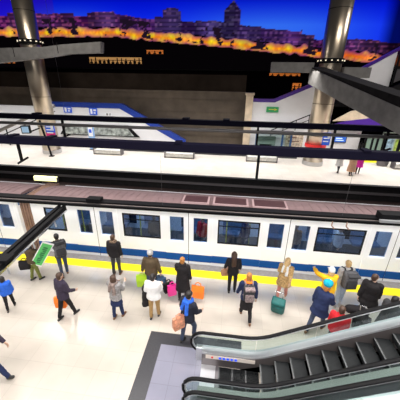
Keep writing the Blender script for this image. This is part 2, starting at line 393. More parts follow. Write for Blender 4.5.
M_slb = mat('sign_pale_blue', (.25, .42, .72), .4)
sign('platform_sign', (-16.85, 23.85, 1.8), .9, 1.1, M_sb, M_sw, 'blue platform sign with crimson lower band on the left pillar', 'text', band=M_sr)
sign('platform_sign', (7.75, 24.3, 1.95), .62, 1.05, M_sb, M_sw, 'blue platform sign with white lettering on the right pillar', 'text')
sign('exit_sign', (3.55, 28.38, 4.1), 1.15, .5, M_sg, M_sy, 'green sign with yellow marks high on the white wall left of the right pillar', 'arrow')
sign('wall_sign', (-14.75, 28.35, 3.3), .85, .7, M_sb, M_sw, 'small blue sign on the white parapet right of the left pillar', 'picto')
sign('wall_sign', (-13.1, 28.38, 3.25), .7, .3, M_sw, M_coping, 'pale grey sign next to the small blue sign on the parapet', 'picto')
sign('wall_sign', (-17.6, 28.38, 3.45), .9, .6, M_sb, M_sw, 'blue and white sign on the parapet just behind the left pillar', 'picto')
t = empty('wall_screen', (10.3, 28.35, 1.45), 0, 'blue lit screen on the white wall right of the right pillar', 'screen')
MB().box2((-.62, 0, 0), (.62, .1, .68), bev=.02).build('frame', M_dark, t)
MB().box2((-.55, -.02, .06), (.55, 0, .62)).build('display', mat('blue_screen', (.02, .05, .3), .3, emit=(.03, .16, .6), es=.7), t)
MB().box2((-.4, -.03, .38), (.2, -.02, .46)).box2((-.4, -.03, .2), (.35, -.02, .27)).build('screen_text', mat('screen_white', (.7, .8, .9), .3, emit=(.5, .7, 1), es=.8), t)
# totem
t = empty('information_totem', (-14.45, 26.8, 0), 0, 'pale blue information totem standing right of the left pillar', 'totem')
MB().box2((-.3, -.12, .05), (.3, .12, 2.5), bev=.03).build('body', M_slb, t); MB().box2((-.22, -.14, 1.4), (.22, -.12, 2.3)).build('panel', M_sw, t)
MB().box2((-.36, -.18, 0), (.36, .18, .06)).build('base', M_dark, t); MB().box2((-.15, -.15, 1.75), (.12, -.14, 2.1)).build('pictogram', M_sb, t)
# hanging monitor, left
t = empty('hanging_monitor', (-18.85, 23.4, 2.1), .3, 'dark boxed monitor on an arm beside the left pillar', 'monitor')
MB().box2((-.38, -.2, 0), (.32, .2, .7), bev=.03).build('housing', M_dark, t); MB().box2((-.3, -.23, .1), (.26, -.2, .62)).build('display', mat('pale_blue_screen', (.3, .4, .5), .3, emit=(.25, .45, .65), es=.5), t)
MB().sweep([(.3, .1, .15), (.9, .5, .35), (1.3, 1.1, .5)], .06, .06).build('arm', M_dark, t, True)
# leaning pole beneath the platform sign
tag(MB().cyl((-16.95, 23.5, 0), (-17.45, 23.5, 3.3), .09).box2((-17.15, 23.35, 0), (-16.75, 23.65, .08)).build('sign_pole', M_dark), 'dark leaning pole in front of the left pillar sign', 'pole')
tag(MB().cyl((-17.6, 24.9, 0), (-17.6, 24.9, .01), .1).build('floor_stud', M_steel), 'steel stud', 'stud') if False else None

M_bench = mat('grey_white_bench_metal', (.62, .61, .58), .45, .1, noise_amt=.12, scale=4)
def bench(loc_, label):
    t = empty('platform_bench', loc_, 0, label, 'bench', 'metal benches along the far platform')
    for k in range(3):
        x = -.9+.9*k
        MB().box2((x-.44, -.33, .40), (x+.44, .24, .46), bev=.02).build('seat', M_bench, t)
        MB().box2((x-.44, -.30, .10), (x+.44, -.24, .40), bev=.01).build('front_panel', M_bench, t)
        MB().box((x, .28, .74), (.88, .06, .50), M.Rotation(-.14, 3, 'X'), bev=.02).build('backrest', M_bench, t)
    MB().box2((-1.4, -.24, .06), (1.4, .24, .12)).build('lower_shelf', M_dark, t)
    for x in (-1.38, 1.38):
        MB().box2((x-.04, -.36, 0), (x+.04, .30, .62), bev=.015).build('side_frame', M_tray, t)
    return t
b0 = bench((-12.1, 25.3, 0), 'pale metal bench between the left pillar and the middle bench')
dup(b0, (-5.0, 25.3, 0), 'pale metal bench in the middle of the far platform, below the brown wall')
dup(b0, (2.7, 25.4, 0), 'pale metal bench just left of the right pillar')
dup(b0, (15.4, 25.2, 0), 'pale metal bench at the right edge of the far platform')
t = empty('litter_bin', (13.5, 25.9, 0), 0, 'grey litter bin left of the rightmost bench', 'bin')
MB().loft([(0, .42, .3, 0), (.2, .5, .36, 0), (.75, .5, .36, 0), (.85, .42, .3, 0)]).build('drum', M_tray, t, False); MB().box2((-.4, -.35, .6), (.4, -.3, .72)).build('opening', M_dark, t)
slab('trim_8', (-11.3, 26.9, 0), (6.2, 27.15, .38), M_granite)
slab('trim_7', (12.2, 26.8, 0), (14.2, 28.2, .006), M_yellow)
# blue framed glass shelter
t = empty('glass_shelter', (3.9, 27.2, 0), 0, 'blue framed glass shelter below the green sign', 'shelter')
M_bf = mat('blue_steel_frame', (.03, .1, .26), .4)
f = MB()
for x in (-1.7, .75, 1.55): f.box2((x-.09, -.06, 0), (x+.09, .06, 2.35))
f.box2((-1.8, -.07, 2.2), (1.65, .07, 2.4)); f.build('frame', M_bf, t)
MB().box2((-1.6, -.01, .15), (.66, .01, 2.2)).build('pane', M_bg, t); MB().box2((.84, -.01, .15), (1.46, .01, 2.2)).build('pane', M_bg, t)
MB().box2((-1.8, -.3, 2.4), (1.8, .6, 2.48)).build('canopy', M_tray, t)
t = empty('vending_machine', (3.2, 27.6, 0), 0, 'grey green vending machine behind the glass of the blue framed shelter', 'vending machine')
MB().box2((-.8, 0, 0), (.9, .38, 1.9), bev=.03).build('cabinet', mat('grey_green_paint', (.35, .42, .38), .5), t); MB().box2((-.6, -.02, .75), (.55, 0, 1.15)).build('window', M_dark, t); MB().box2((-.6, -.02, .25), (.2, 0, .45)).build('tray', M_tray, t)
t = empty('advert_board', (6.0, 28.35, .8), 0, 'cream advert board with brown print right of the blue framed shelter', 'poster')
MB().box2((-.85, 0, 0), (.85, .08, 1.5)).build('board', mat('cream_print', (.6, .5, .38), .5, noise_amt=.6, scale=5), t)
for x in (-.7, .7): MB().box2((x-.04, .0, -.8), (x+.04, .08, 0)).build('post', M_tray, t)
MB().box2((-.6, -.02, .9), (.2, 0, 1.05)).box2((-.6, -.02, .55), (.5, 0, .65)).build('print', M_gang, t)
# right kiosks
t = empty('ticket_kiosk', (13.1, 27.6, 0), 0, 'dark framed glass kiosk on the far platform right of the screen', 'kiosk')
f = MB()
for x in (-.75, -.15, .3, .85): f.box2((x-.09, -.06, 0), (x+.09, .06, 2.3))
f.box2((-.85, -.08, 2.2), (.95, .4, 2.4)).box2((-.85, -.08, 0), (.95, .4, .2)); f.build('frame', M_dark, t)
MB().box2((-.7, .0, .2), (.8, .02, 2.2)).build('pane', mat('grey_green_glass', (.22, .32, .27), .2), t); MB().cyl((-1.1, -.1, 0), (-1.1, -.1, 1.9), .05).build('post', M_dark, t)
t = empty('lit_shop_front', (14.9, 28.2, 0), 0, 'bright shop front with coloured posters at the right edge of the far platform', 'shop front')
MB().box2((-.8, 0, 0), (2.6, .25, 2.7)).build('wall', mat('pale_shop_wall', (.55, .62, .5), .5), t)
MB().box2((-.6, -.04, .8), (.25, 0, 2.1)).build('poster', mat('blue_white_print', (.35, .5, .8), .4, noise_amt=.7, scale=4), t)
MB().box2((.4, -.04, .7), (1.4, 0, 2.0)).build('poster', mat('lime_print', (.45, .6, .12), .4, noise_amt=.6, scale=4), t)
MB().box2((1.6, -.04, .6), (2.5, 0, 2.2)).build('door', M_tray, t); MB().box2((-.8, -.05, 2.3), (2.6, 0, 2.55)).build('fascia', M_dark, t)

# ------------------------------------------------------------------ suspended rails
def wires(t, xs, y, z, zt=17.0, r=.009):
    for x in xs: MB().cyl((x, y, z), (x, y, zt), r, n=6).build('suspension_wire', M_tray, t)
t = empty('suspended_rail', (0, 9.9, 4.58), 0, 'thick navy black suspended rail in front of the far platform, lower of the two', 'suspended rail')
MB().box2((-22, -.17, -.16), (16, .17, .15), bev=.03).build('beam', M_navy, t)
wires(t, (-13, 8), 0, .1, 9, .004)
for x, dz in ((-8.5, .85), (.95, 1.1)):
    h = MB().box2((x-.045, -.04, -dz), (x+.045, .04, -.1)); 
    if dz < 1: h.box((x+.05, 0, -dz), (.55, .09, .07), M.Rotation(-.5, 3, 'Y'))
    h.build('hanger', M_dark, t)
for x in (-8.6, -7.0, -2.0, 4.5): MB().box2((x-.12, -.2, .14), (x+.12, .2, .2)).build('clamp', M_navy, t)
t = empty('suspended_rail', (0, 17.4, 4.4), 0, 'navy black suspended rail with a grey conduit beneath, upper of the two', 'suspended rail')
MB().box2((-30, -.2, -.12), (22, .2, .2), bev=.03).build('beam', M_navy, t)
MB().sweep([(-30, 0, -.42), (22, 0, -.42)], .1, .1).build('conduit', mat('mid_grey_conduit', (.2, .19, .19), .45, .4), t, True)
wires(t, (-22, -11, 16), 0, .1, 9, .006)
for x, dz in ((-11.3, 1.15), (1.45, 1.6), (8.9, 1.2)):
    MB().box2((x-.06, -.06, -dz), (x+.06, .06, -.1)).box((x+.12, 0, -dz), (.55, .12, .1), M.Rotation(-.4, 3, 'Y')).build('hanger', M_dark, t)
for x in (-13, -3, -.5, 9): MB().box2((x-.2, -.25, .18), (x+.2, .25, .3)).build('clamp', M_navy, t)
# lighting rail above the train edge, with the branch towards the viewer
t = empty('lighting_rail', (0, 7.52, 3.24), .02, 'long dark lighting rail hung along the train roof edge', 'lighting rail')
MB().box2((-15, -.05, -.05), (11, .2, .06), bev=.01).box2((-15, -.27, -.03), (11, -.2, .05)).build('beam', M_dark, t)
MB().box2((-15, -.2, -.05), (11, -.05, .0)).build('cable_tray', mat('pinkish_grey_tray', (.13, .11, .105), .6), t)
for x in (-4.2, -9.6, 7.2): MB().box2((x-.25, -.1, .04), (x+.2, .16, .16)).build('junction_box', M_dark, t)
MB().box2((4.25, -.2, .05), (5.2, .12, .26), bev=.02).build('driver_box', M_dark, t)
MB().box2((4.2, -.28, .05), (5.2, -.2, .12)).build('driver_lid', M_white_alu, t)
wires(t, (-2.05, 3.3, -11), .03, .05, 1.6, .004)
for x in (2.95, 3.35):
    MB().sweep([(x, -.25, 0), (x-.03, -.32, -.12), (x+.05, -.34, -.2)], .02, .02).build('hook', M_gang, t)
t = empty('lighting_rail', (-5.26, 7.2, 3.06), .115, 'dark lighting rail running towards the viewer over the left passengers', 'lighting rail')
MB().box2((-.13, -7.5, -.06), (-.03, .1, .08), bev=.01).box2((.03, -7.5, -.06), (.13, .1, .08), bev=.01).box2((-.03, -7.5, -.05), (.03, .1, 0)).build('beam', M_dark, t)
MB().box2((.17, -7.5, -.05), (.205, .0, .0)).build('trim_strip', M_chrome, t)
for y in (-2.75, -4.6): MB().box2((-.16, y-.14, .06), (.22, y+.14, .13)).build('coupler', M_dark, t)
for y in (-.8, -1.9, -2.9):
    MB().cyl((.19, y, -.03), (.21, y, -.16), .02, n=8).caps((.21, y, -.14), (.213, y, -.19), .025, .02).build('pendant_lamp', M_white_alu, t)
# track-side lamp near the far platform
t = empty('track_lamp', (-14.6, 18.9, -.75), 0, 'yellowish lit lamp on the dark track wall below the left pillar', 'lamp')
MB().box2((-1.0, 0, 0), (1.0, .2, .36), bev=.04).build('housing', M_tray, t); MB().box2((-.95, -.04, .05), (.95, 0, .36)).box2((-.95, -.03, .36), (.95, .2, .40)).build('diffuser', mat('warm_yellow_lamp', (.8, .8, .4), .4, emit=(1, .95, .45), es=1.6), t)
MB().box2((-.7, .1, -.42), (-.55, .25, 0)).box2((.55, .1, -.42), (.7, .25, 0)).build('bracket', M_dark, t)

# ------------------------------------------------------------------ train
def train():
    t = empty('metro_train', (0, 9.1, -1.0), 0, 'white metro train with blue stripe standing along the yellow platform strip', 'train')
    O = V((0, 9.1, -1.0)); FY = 9.1
    def B(): return MB()
    def fin(b, name, m, par=None, **k):
        for v in b.bm.verts: v.co -= O
        return b.build(name, m, par or t, **k)
    W = []; D = []
    for k in range(-1, 4):
        W.append((.41+3.72*(k)-3.77 if False else -3.36+3.74*k, .78)) if k >= 0 else None
    W = [(-6.97, .43), (-3.36, .76), (.41, .78), (4.06, .84), (7.9, .78), (11.6, .78)]
    D = [-5.24, -1.49, 2.24, 5.93, 9.7]
    cars = [(-7.95, 14.0, W, D), (-24.0, -8.55, [(-14.6, .76), (-18.4, .76)], [-9.63, -12.7, -16.5, -20.3])]
    for (xa, xb, ws, ds) in cars:
        hol = [(x-h, x+h) for x, h in ws]
        for d in ds: hol += [(d-.46-.27, d-.46+.27), (d+.46-.27, d+.46+.27)]
        hol = sorted(h for h in hol if h[0] > xa+.1 and h[1] < xb-.02)
        b = B(); zl, zh = 1.04, 2.08
        b.box2((xa, FY, -.12), (xb, FY+.07, zl)); b.box2((xa, FY, zh), (xb, FY+.07, 2.34))
        x = xa
        for (h0, h1) in hol: b.box2((x, FY, zl), (h0, FY+.07, zh)); x = h1
        b.box2((x, FY, zl), (xb, FY+.07, zh))
        # cant rail (rounded roof edge)
        b.prism([(xa, FY, 2.34), (xa, FY+.03, 2.40), (xa, FY+.16, 2.44), (xa, FY+.16, 2.34)], (xb-xa, 0, 0))
        b.box2((xa, FY+.07, -.12), (xa+.06, 11.55, 2.0)); b.box2((xb-.06, FY+.07, -.12), (xb, 11.55, 2.0))
        b.box2((xa, 11.55, -.12), (xb, 11.62, 2.05))
        fin(b, 'carriage_body', M_trainw)
        fin(B().box2((xa+.06, FY+.07, -.12), (xb-.06, 11.55, 0.02)), 'carriage_floor', M_tray)
        b = B(); b.rings([[(xx, FY+.16, 2.40), (xx, FY+.45, 2.46), (xx, FY+.8, 2.48), (xx, FY+1.3, 2.42), (xx, FY+1.8, 2.30), (xx, 11.55, 2.05), (xx, FY+1.25, 2.3)] for xx in (xa, xb)])
        x = xa+.3
        while x < xb-.2:
            b.prism([(x-.03, FY+.3, 2.41), (x-.03, FY+.45, 2.475), (x-.03, FY+.8, 2.495), (x-.03, FY+1.3, 2.435), (x-.03, FY+1.3, 2.35)], (.06, 0, 0)); x += .3
        fin(b, 'roof', M_roof)
        fin(B().box2((xa, FY-.012, .12), (xb, FY, .45)), 'blue_stripe', M_trainb)['label'] = 'blue stripe along the lower side'
        fin(B().box2((xa+.05, FY+.02, -.75), (xb-.05, FY+.3, -.12)), 'skirt', M_concdark)
        for x, h in ws:
            w = fin(B().box2((x-h, FY+.005, 1.04), (x-h+.05, FY+.05, 2.08)).box2((x+h-.05, FY+.005, 1.04), (x+h, FY+.05, 2.08)).box2((x-h, FY+.005, 2.02), (x+h, FY+.05, 2.08)).box2((x-h, FY+.005, 1.04), (x+h, FY+.05, 1.09)).box2((x-h, FY+.01, 1.80), (x+h, FY+.04, 1.83)), 'window_frame', M_dark)
            g = B().box2((x-h+.05, FY+.02, 1.09), (x+h-.05, FY+.03, 2.02))
            for v in g.bm.verts: v.co -= O
            g.build('pane', M_tg, w)
        for d in ds:
            for s in (-1, 1):
                x = d+.46*s; q = B()
                x0, x1 = (d-.92, d-.01) if s < 0 else (d+.01, d+.92)
                q.box2((x0, FY-.02, .0), (x1, FY, .9)); q.box2((x0, FY-.02, 2.14), (x1, FY, 2.35))
                q.box2((x0, FY-.02, .9), (x-.28, FY, 2.14)); q.box2((x+.28, FY-.02, .9), (x1, FY, 2.14))
                q.box2((x-.28, FY-.02, .9), (x+.28, FY, 1.02)); q.box2((x-.28, FY-.02, 2.1), (x+.28, FY, 2.14))
                dr = fin(q, 'door', M_trainw)
                g = B().box2((x-.27, FY+.01, 1.02), (x+.27, FY+.02, 2.1))
                for v in g.bm.verts: v.co -= O
                g.build('door_window', M_tg, dr)
                g = B().box2((x0, FY-.028, .12), (x1, FY-.02, .45))
                for v in g.bm.verts: v.co -= O
                g.build('door_stripe', M_trainb, dr)
            g = fin(B().box2((d-.012, FY-.018, 0), (d+.012, FY+.0, 2.35)), 'door_seal', M_dark)
        # interior
        x = xa+.8
        while x < xb-1:
            for (yy) in (11.0,):
                fin(B().box2((x-.55, yy-.25, .42), (x+.55, yy+.2, .52)).box2((x-.55, yy+.15, .5), (x+.55, yy+.25, 1.15)), 'seat', M_seat)
            x += 1.87
        for x in [w[0]+.5 for w in ws]+[w[0]-.45 for w in ws]:
            fin(B().cyl((x, 10.2, 0), (x, 10.2, 2.4), .025, n=8), 'grab_pole', M_sy)
        ow = B()
        for x, h in ws: ow.box2((x-h, 11.5, 1.04), (x+h, 11.54, 1.85))
        for d in ds: ow.box2((d-.75, 11.5, .3), (d-.1, 11.54, 1.95)); ow.box2((d+.1, 11.5, .3), (d+.75, 11.54, 1.95))
        fin(ow, 'far_window', M_dkglass)
        fin(B().box2((xa+.4, 10.25, 2.32), (xb-.4, 10.45, 2.36)), 'ceiling_light', M_strip)
        L = bpy.data.lights.new('carriage_lamp', 'AREA'); L.shape = 'RECTANGLE'; L.size = xb-xa-1; L.size_y = .3; L.energy = 40*(xb-xa); L.color = (.84, .93, 1)
        lo = bpy.data.objects.new('carriage_lamp', L); lo.location = ((xa+xb)/2, 10.35, 2.30); col.objects.link(lo)
    # gangway between the cars
    b = B(); x = -8.55
    for k in range(5):
        b.box2((x+k*.12, 9.25, -.1), (x+k*.12+.08, 11.2, 2.30)); b.box2((x+k*.12+.08, 9.3, -.1), (x+k*.12+.12, 11.15, 2.25))
    fin(b, 'gangway', M_gang)
    for (a, c) in ((-1.75, -.85), (-.55, .65), (.95, 2.1)):
        b = B().box2((a-.08, 9.45, 2.40), (c+.08, 10.15, 2.56)); fin(b, 'roof_unit', mat('pale_pink_roof_unit', (.36, .25, .26), .6))
        fin(B().box2((a, 9.52, 2.52), (c, 10.1, 2.575)), 'roof_grille', M_ac)
    # passengers' silhouettes behind the glass are separate things below
M_seat = mat('blue_seat_fabric', (.09, .15, .24), .8)
M_dkglass = mat('dark_far_window', (.02, .03, .05), .15)
M_strip = mat('carriage_strip_light', (.8, .9, 1), .4, emit=(.8, .92, 1), es=2.0)
train()

# ------------------------------------------------------------------ escalators
def escalator(loc_, label):
    t = empty('escalator', loc_, 0, label, 'escalator', None)
    S = .56; X0 = .95; XE = 9.0
    def rise(x): 
        u = x-X0; w = .35
        return 0 if u < -w else (S*u if u > w else S*(u+w)**2/(4*w))
    xs = [-.45+.15*k for k in range(int((XE+.45)/.15)+1)]
    YF, YN = .59, -.59
    for Y in (YF, YN):
        pts = [V((x, Y, .95+rise(x))) for x in xs][::-1]
        for k in range(1, 9):
            a = PI/2+PI*k/9; pts.append(V((-.45+.31*math.cos(a), Y, .62+.33*math.sin(a))))
        pts += [V((-.45, Y, .29)), V((-.1, Y, .29))]
        MB().sweep(pts, .045, .032, 12).build('handrail', M_black, t, True)
        tr = [V((p.x+.0, p.y, p.z)) for p in pts]
        q = []
        for i, p in enumerate(pts):
            d = (pts[min(i+1, len(pts)-1)]-pts[max(i-1, 0)]).normalized(); n_ = V((-d.z, 0, d.x)); q.append(p+n_*.05)
        MB().sweep(q, .03, .018, 8).build('handrail_track', M_white_alu, t, True)
        # glass
        nx = len(xs); step = 9; i = 0
        while i < nx-1:
            j = min(nx-1, i+step)
            top = [(xs[k]+(.012 if k == i else 0), Y-.006, .90+rise(xs[k])) for k in range(i, j+1)]; bot = [(xs[k]+(.012 if k == i else 0), Y-.006, .44+rise(xs[k])) for k in range(j, i-1, -1)]
            if i == 0:
                arc = [(-.45+.26*math.cos(PI*1.4-PI*.9*k/6), Y-.006, .62+.28*math.sin(PI*1.4-PI*.9*k/6)) for k in range(7)]
                bot = bot+[p for p in arc if p[2] > .40]
            MB().prism(top+bot, (0, .012, 0)).build('glass_panel', M_bg, t); i = j
        # deck (inner and outer), skirt
        s = -1 if Y > 0 else 1
        ya, yb = (Y+.05, Y-.17) if Y > 0 else (Y-.05, Y+.17)
        top = [(x, ya, .46+rise(x)) for x in xs]; bot = [(x, ya, .40+rise(x)) for x in xs[::-1]]
        MB().prism(top+bot, (0, yb-ya, 0)).build('deck', M_white_alu if Y > 0 else M_deckg, t)
        ys = Y-.17 if Y > 0 else Y+.17
        top = [(x, ys, .40+rise(x)) for x in xs]; bot = [(x, ys, -.1+rise(x)) for x in xs[::-1]]
        MB().prism(top+bot, (0, -s*.02, 0)).build('skirt', M_skirt, t)
        top = [(x, ya, .40+rise(x)) for x in xs]; bot = [(XE, ya, -1), (-.45, ya, -1)]
        bot = [(XE, ya, max(0, rise(XE)-.9)), (2.6, ya, 0), (-.45, ya, 0)]
        MB().prism(top+bot, (0, s*.03, 0)).build('cladding', M_steel, t)
        MB().box2((-.62, Y-.06, 0), (-.43, Y+.06, .46), bev=.02).build('newel_base', M_steel, t)
    # lights on the far skirt
    MB().box2((-.35, YF-.20, .30), (.9, YF-.19, .42)).build('indicator_plate', mat('beige_plate', (.70, .62, .56), .6), t)
    for k in range(5):
        MB().cyl((.02+.1*k, YF-.20, .36), (.02+.1*k, YF-.212, .36), .036, n=12).build('indicator_lamp', mat('blue_led', (.02, .06, .5), .3, emit=(.03, .1, .9), es=.8), t)
    MB().cyl((-.18, YF-.20, .36), (-.18, YF-.212, .36), .03, n=10).build('stop_button', M_red, t)
    # landing and comb
    MB().box2((-.45, -.42, -.05), (-.08, .42, .012)).build('landing_plate', M_white_alu, t)
    MB().box2((-.08, -.42, -.04), (.0, .42, .016)).build('comb', M_sy if False else M_tray, t)
    # steps
    k = 0; x = 0.0
    while x < XE-.5:
        z = rise(x+.05); zp = rise(x-.3)
        zt = 0 if x < .8 else round((x-.8)/.34+1)*.34*S*1.0-.08
        b = MB().box2((x, -.41, zt-.03), (x+.34, .41, zt))
        for g in range(26):
            y = -.40+.80*g/25
            b.box2((x+.015, y-.008, zt), (x+.34, y+.008, zt+.006))
        b.prism([(x, -.41, zt-.03), (x+.05, -.41, zt-.34*S), (x+.07, -.41, zt-.34*S), (x+.03, -.41, zt-.03)], (0, .82, 0))
        st = b.build('step', M_step, t)
        MB().box2((x-.002, -.41, zt-.004), (x+.035, .41, zt+.004)).build('step_edge', M_edge, st)
        x += .34
    # truss below
    MB().prism([(.3, -.4, -.08), (2.2, -.4, -.02), (XE, -.4, rise(XE)-1.1), (XE, -.4, rise(XE)-.4), (1.2, -.4, -.35+.1)], (0, .8, 0)).build('truss', M_concdark, t)
    return t
M_deckg = mat('grey_green_deck', (.17, .19, .18), .4, .5)
M_skirt = mat('satin_skirt_panel', (.16, .14, .14), .35, .6)
M_step = mat('dark_ribbed_step', (.020, .022, .024), .55, 0, spec=.2)
M_edge = mat('pale_step_edge', (.13, .135, .14), .5)
e0 = escalator((0, 4.43, 0), 'escalator rising to the right in front of the passengers, upper of the two')
dup(e0, (0.05, 2.97, 0), 'escalator cut by the bottom edge of the photo, next to the upper escalator')

# ------------------------------------------------------------------ people
def fabric(n, rgb, na=.12): return mat(n, rgb, .85, noise_amt=na, scale=18, bump=.15, spec=.2)
SKIN = [mat('skin_tone_a', (.62, .40, .29), .55), mat('skin_tone_b', (.52, .32, .22), .55), mat('skin_tone_c', (.70, .48, .37), .55)]
HAIR = {'black': mat('black_hair', (.015, .012, .012), .5, noise_amt=.4, scale=40), 'brown': mat('dark_brown_hair', (.06, .03, .018), .5, noise_amt=.4, scale=40),
        'auburn': mat('auburn_hair', (.42, .17, .04), .5, noise_amt=.35, scale=30), 'blonde': mat('blonde_hair', (.62, .42, .20), .5, noise_amt=.3, scale=30)}
M_eye = mat('dark_eye', (.02, .015, .01), .2); M_lip = mat('lip', (.45, .16, .14), .5)
M_shoeb = mat('black_shoe_leather', (.015, .013, .014), .4); M_shoebr = mat('brown_shoe_leather', (.16, .07, .03), .45)
X3, Y3, Z3 = V((1, 0, 0)), V((0, 1, 0)), V((0, 0, 1))
def rot(v, a, ax): return M.Rotation(a, 3, ax) @ v
def person(label, x, y, rz=0, h=1.70, top=None, bottom=None, shoe=None, hair='brown', style='short', skin=0, legs=((.05, 0), (-.05, .03)), arms=None, lean=0., side=0.,
           head=(0, 0), coat=None, skirt=None, hat=None, collar=None, sleeve=1, bulk=1., scarf=None, group=None, hi=True):
    bulk *= 1.1
    s = h/1.72; t = empty('person', (x, y, 0), rz, label, 'person', group)
    arms = arms or ((.05, .12, .25), (.05, .12, .25))
    base = V((0, 0, .92))
    def up(p):
        p = V(p)-base; p = rot(p, -lean, 'X'); p = rot(p, side, 'Y'); return p+base
    def hd(p):
        c = V((0, .01, 1.50)); q = V(p)-c; q = rot(q, -head[1], 'X'); q = rot(q, head[0], 'Z'); return up(q+c)
    # legs by forward kinematics (right = +x first)
    LG = []
    for i, sd in enumerate((1, -1)):
        p, k = legs[i][:2]; hip = V((.095*sd, 0, .90))
        d1 = V((.02*sd, math.sin(p), -math.cos(p))); knee = hip+d1*.42
        d2 = V((0, math.sin(p-k), -math.cos(p-k))); an = knee+d2*.41
        foot = an+V((.01*sd, .13, -.045)) if len(legs[i]) < 4 else an+V((0, .13*math.cos(legs[i][3]), .13*math.sin(legs[i][3])-.045))
        heel = an+V((0, -.035, -.045)); LG.append((hip, knee, an, foot, heel))
    low = min(min(l[3].z, l[4].z) for l in LG)-.035
    off = V((0, 0, -low))
    def T(p): return (V(p)+off)*s
    AR = []
    for i, sd in enumerate((1, -1)):
        p, ab, el = arms[i][:3]; tw = arms[i][3] if len(arms[i]) > 3 else .15
        sh = V((.178*sd, -.01, 1.395)); d = rot(rot(V((0, 0, -1)), p, 'X'), -ab*sd, 'Y')
        e = sh+d*.285; d2 = rot(rot(rot(V((0, 0, -1)), p+el, 'X'), -ab*.6*sd, 'Y'), tw*sd*el, 'Z'); w = e+d2*.245
        AR.append((up(sh), up(e), up(w), rot(rot(d2, -lean, 'X'), side, 'Y').normalized()))
    b = MB()
    def C(p, q, r1, r2, fl=0, n=12): b.caps(T(p), T(q), r1*s, r2*s, fl, n)
    # trunk, neck and head
    b.loft([(.84, .11, .09, 0), (.92, .15, .105, -.01), (1.04, .125, .09, 0), (1.2, .14, .10, 0), (1.34, .155, .10, 0), (1.42, .12, .08, 0), (1.46, .06, .06, 0)], lambda p: T(up(p)))
    C(up((0, -.005, 1.40)), up((0, .01, 1.54)), .055, .05)
    b.ell((0, .012, 1.615), .074, .094, .112, lambda p: T(hd(p)))
    b.ell((0, .045, 1.555), .05, .05, .05, lambda p: T(hd(p)), 10, 6)
    C(hd((0, .10, 1.63)), hd((0, .118, 1.595)), .010, .016)
    for sd in (1, -1):
        b.ell((.075*sd, 0, 1.605), .014, .024, .034, lambda p: T(hd(p)), 8, 5)
        C(hd((.016*sd, .094, 1.648)), hd((.048*sd, .084, 1.648)), .010, .009)
    for i in range(2):
        hip, kn, an, ft, hl = LG[i]
        C(hip, kn, .075, .05); C(kn, an, .052, .034); C(an, an+V((0, 0, -.03)), .035, .03); C(hl, ft, .03, .03)
        sh, e, w, d = AR[i]; sd = 1 if i == 0 else -1
        C(sh, e, .05, .038); C(e, w, .037, .026)
        # palm, four unequal bent fingers and a thumb from the side of the palm
        fw = d.orthogonal().normalized(); fwd = (Y3-d*Y3.dot(d)); fwd = fwd.normalized() if fwd.length > .2 else fw; ins = d.cross(fwd)*sd
        ins = ins if ins.dot(V((-sd, 0, 0))) > 0 else -ins
        k = .022
        for o_ in (-k, 0, k): C(w+d*.02+fwd*o_*.7, w+d*.085+fwd*o_*1.2, .016, .014, 0, 8)
        for j, ln in enumerate((.036, .042, .039, .03)):
            a = w+d*.09+fwd*(.033-.022*j); m1 = a+d*ln*.8+ins*ln*.35; m2 = m1+d*ln*.35+ins*ln*.8
            C(a, m1, .0095, .009, 0, 8); C(m1, m2, .009, .0075, 0, 8)
        th_ = w+d*.03+fwd*.03; C(th_, th_+d*.035+fwd*.03, .0115, .0105, 0, 8); C(th_+d*.035+fwd*.03, th_+d*.06+fwd*.032+ins*.02, .0105, .009, 0, 8)
    b.build('body', SKIN[skin], t, voxel=(.0085 if hi else .016)*s)
    for sd in (1, -1):
        MB().ell((.031*sd, .096, 1.63), .011, .008, .007, lambda p: T(hd(p)), 8, 6).build('eye', M_eye, t, True)
    MB().ell((0, .096, 1.562), .022, .008, .006, lambda p: T(hd(p)), 8, 6).build('mouth', M_lip, t, True)
    vx = .015 if hi else .022
    # trousers or tights
    b = MB()
    if bottom:
        b.loft([(.80, .13, .10, 0), (.88, .165, .125, -.01), (.98, .16, .115, -.005), (1.05, .14, .10, 0)], lambda p: T(up(p)) if p.z > .92 else T(p))
        for i in range(2):
            hip, kn, an, ft, hl = LG[i]
            C(hip, kn, .092, .068, 0); C(kn, an+V((0, 0, .0)), .066, .052, 2)
        b.build('trousers' if not skirt else 'tights', bottom, t, voxel=vx, wrinkle=.008)
    for i in range(2):
        hip, kn, an, ft, hl = LG[i]
        q = MB(); q.caps(T(hl), T(ft), .043*s, .040*s); q.caps(T(an+V((0, 0, .02))), T((hl+ft)/2), .044*s, .04*s, 1)
        q.build('shoe', shoe or M_shoeb, t, voxel=vx)
    # upper garment
    b = MB(); k = bulk
    hem = coat if coat else .84
    def UP(p): return T(up(p)) if p.z > .92 else T(V((p.x, p.y, p.z))+V((0, 0, 0)))
    ln = []
    if hem < .8: ln += [(hem, .225*k, .19*k, .01), ((hem+.86)/2, .205*k, .165*k, 0)]
    ln += [(max(hem, .84), .188*k, .145*k, 0), (.95, .18*k, .14*k, -.005), (1.08, .162*k, .125*k, 0), (1.22, .178*k, .135*k, 0), (1.34, .188*k, .13*k, -.005), (1.41, .15*k, .105*k, -.01), (1.46, .085, .08, -.005), (1.485, .07, .075, 0)]
    b.loft(ln, UP)
    for i in range(2):
        sh, e, w, d = AR[i]
        if sleeve: C(sh, e, .074*k, .058*k); C(e, w-d*.01, .057*k, .045*k, 2)
        else: C(sh, sh+(e-sh)*.6, .07, .062, 2)
    b.build('coat' if coat else 'jacket', top, t, voxel=vx, wrinkle=.010)
    if skirt:
        sm, z0 = skirt
        MB().loft([(z0, .20, .18, 0), (z0+.02, .20, .18, 0), (.8, .18, .145, 0), (.98, .15, .115, 0)], lambda p: T(p)).build('skirt', sm, t, voxel=vx, wrinkle=.008)
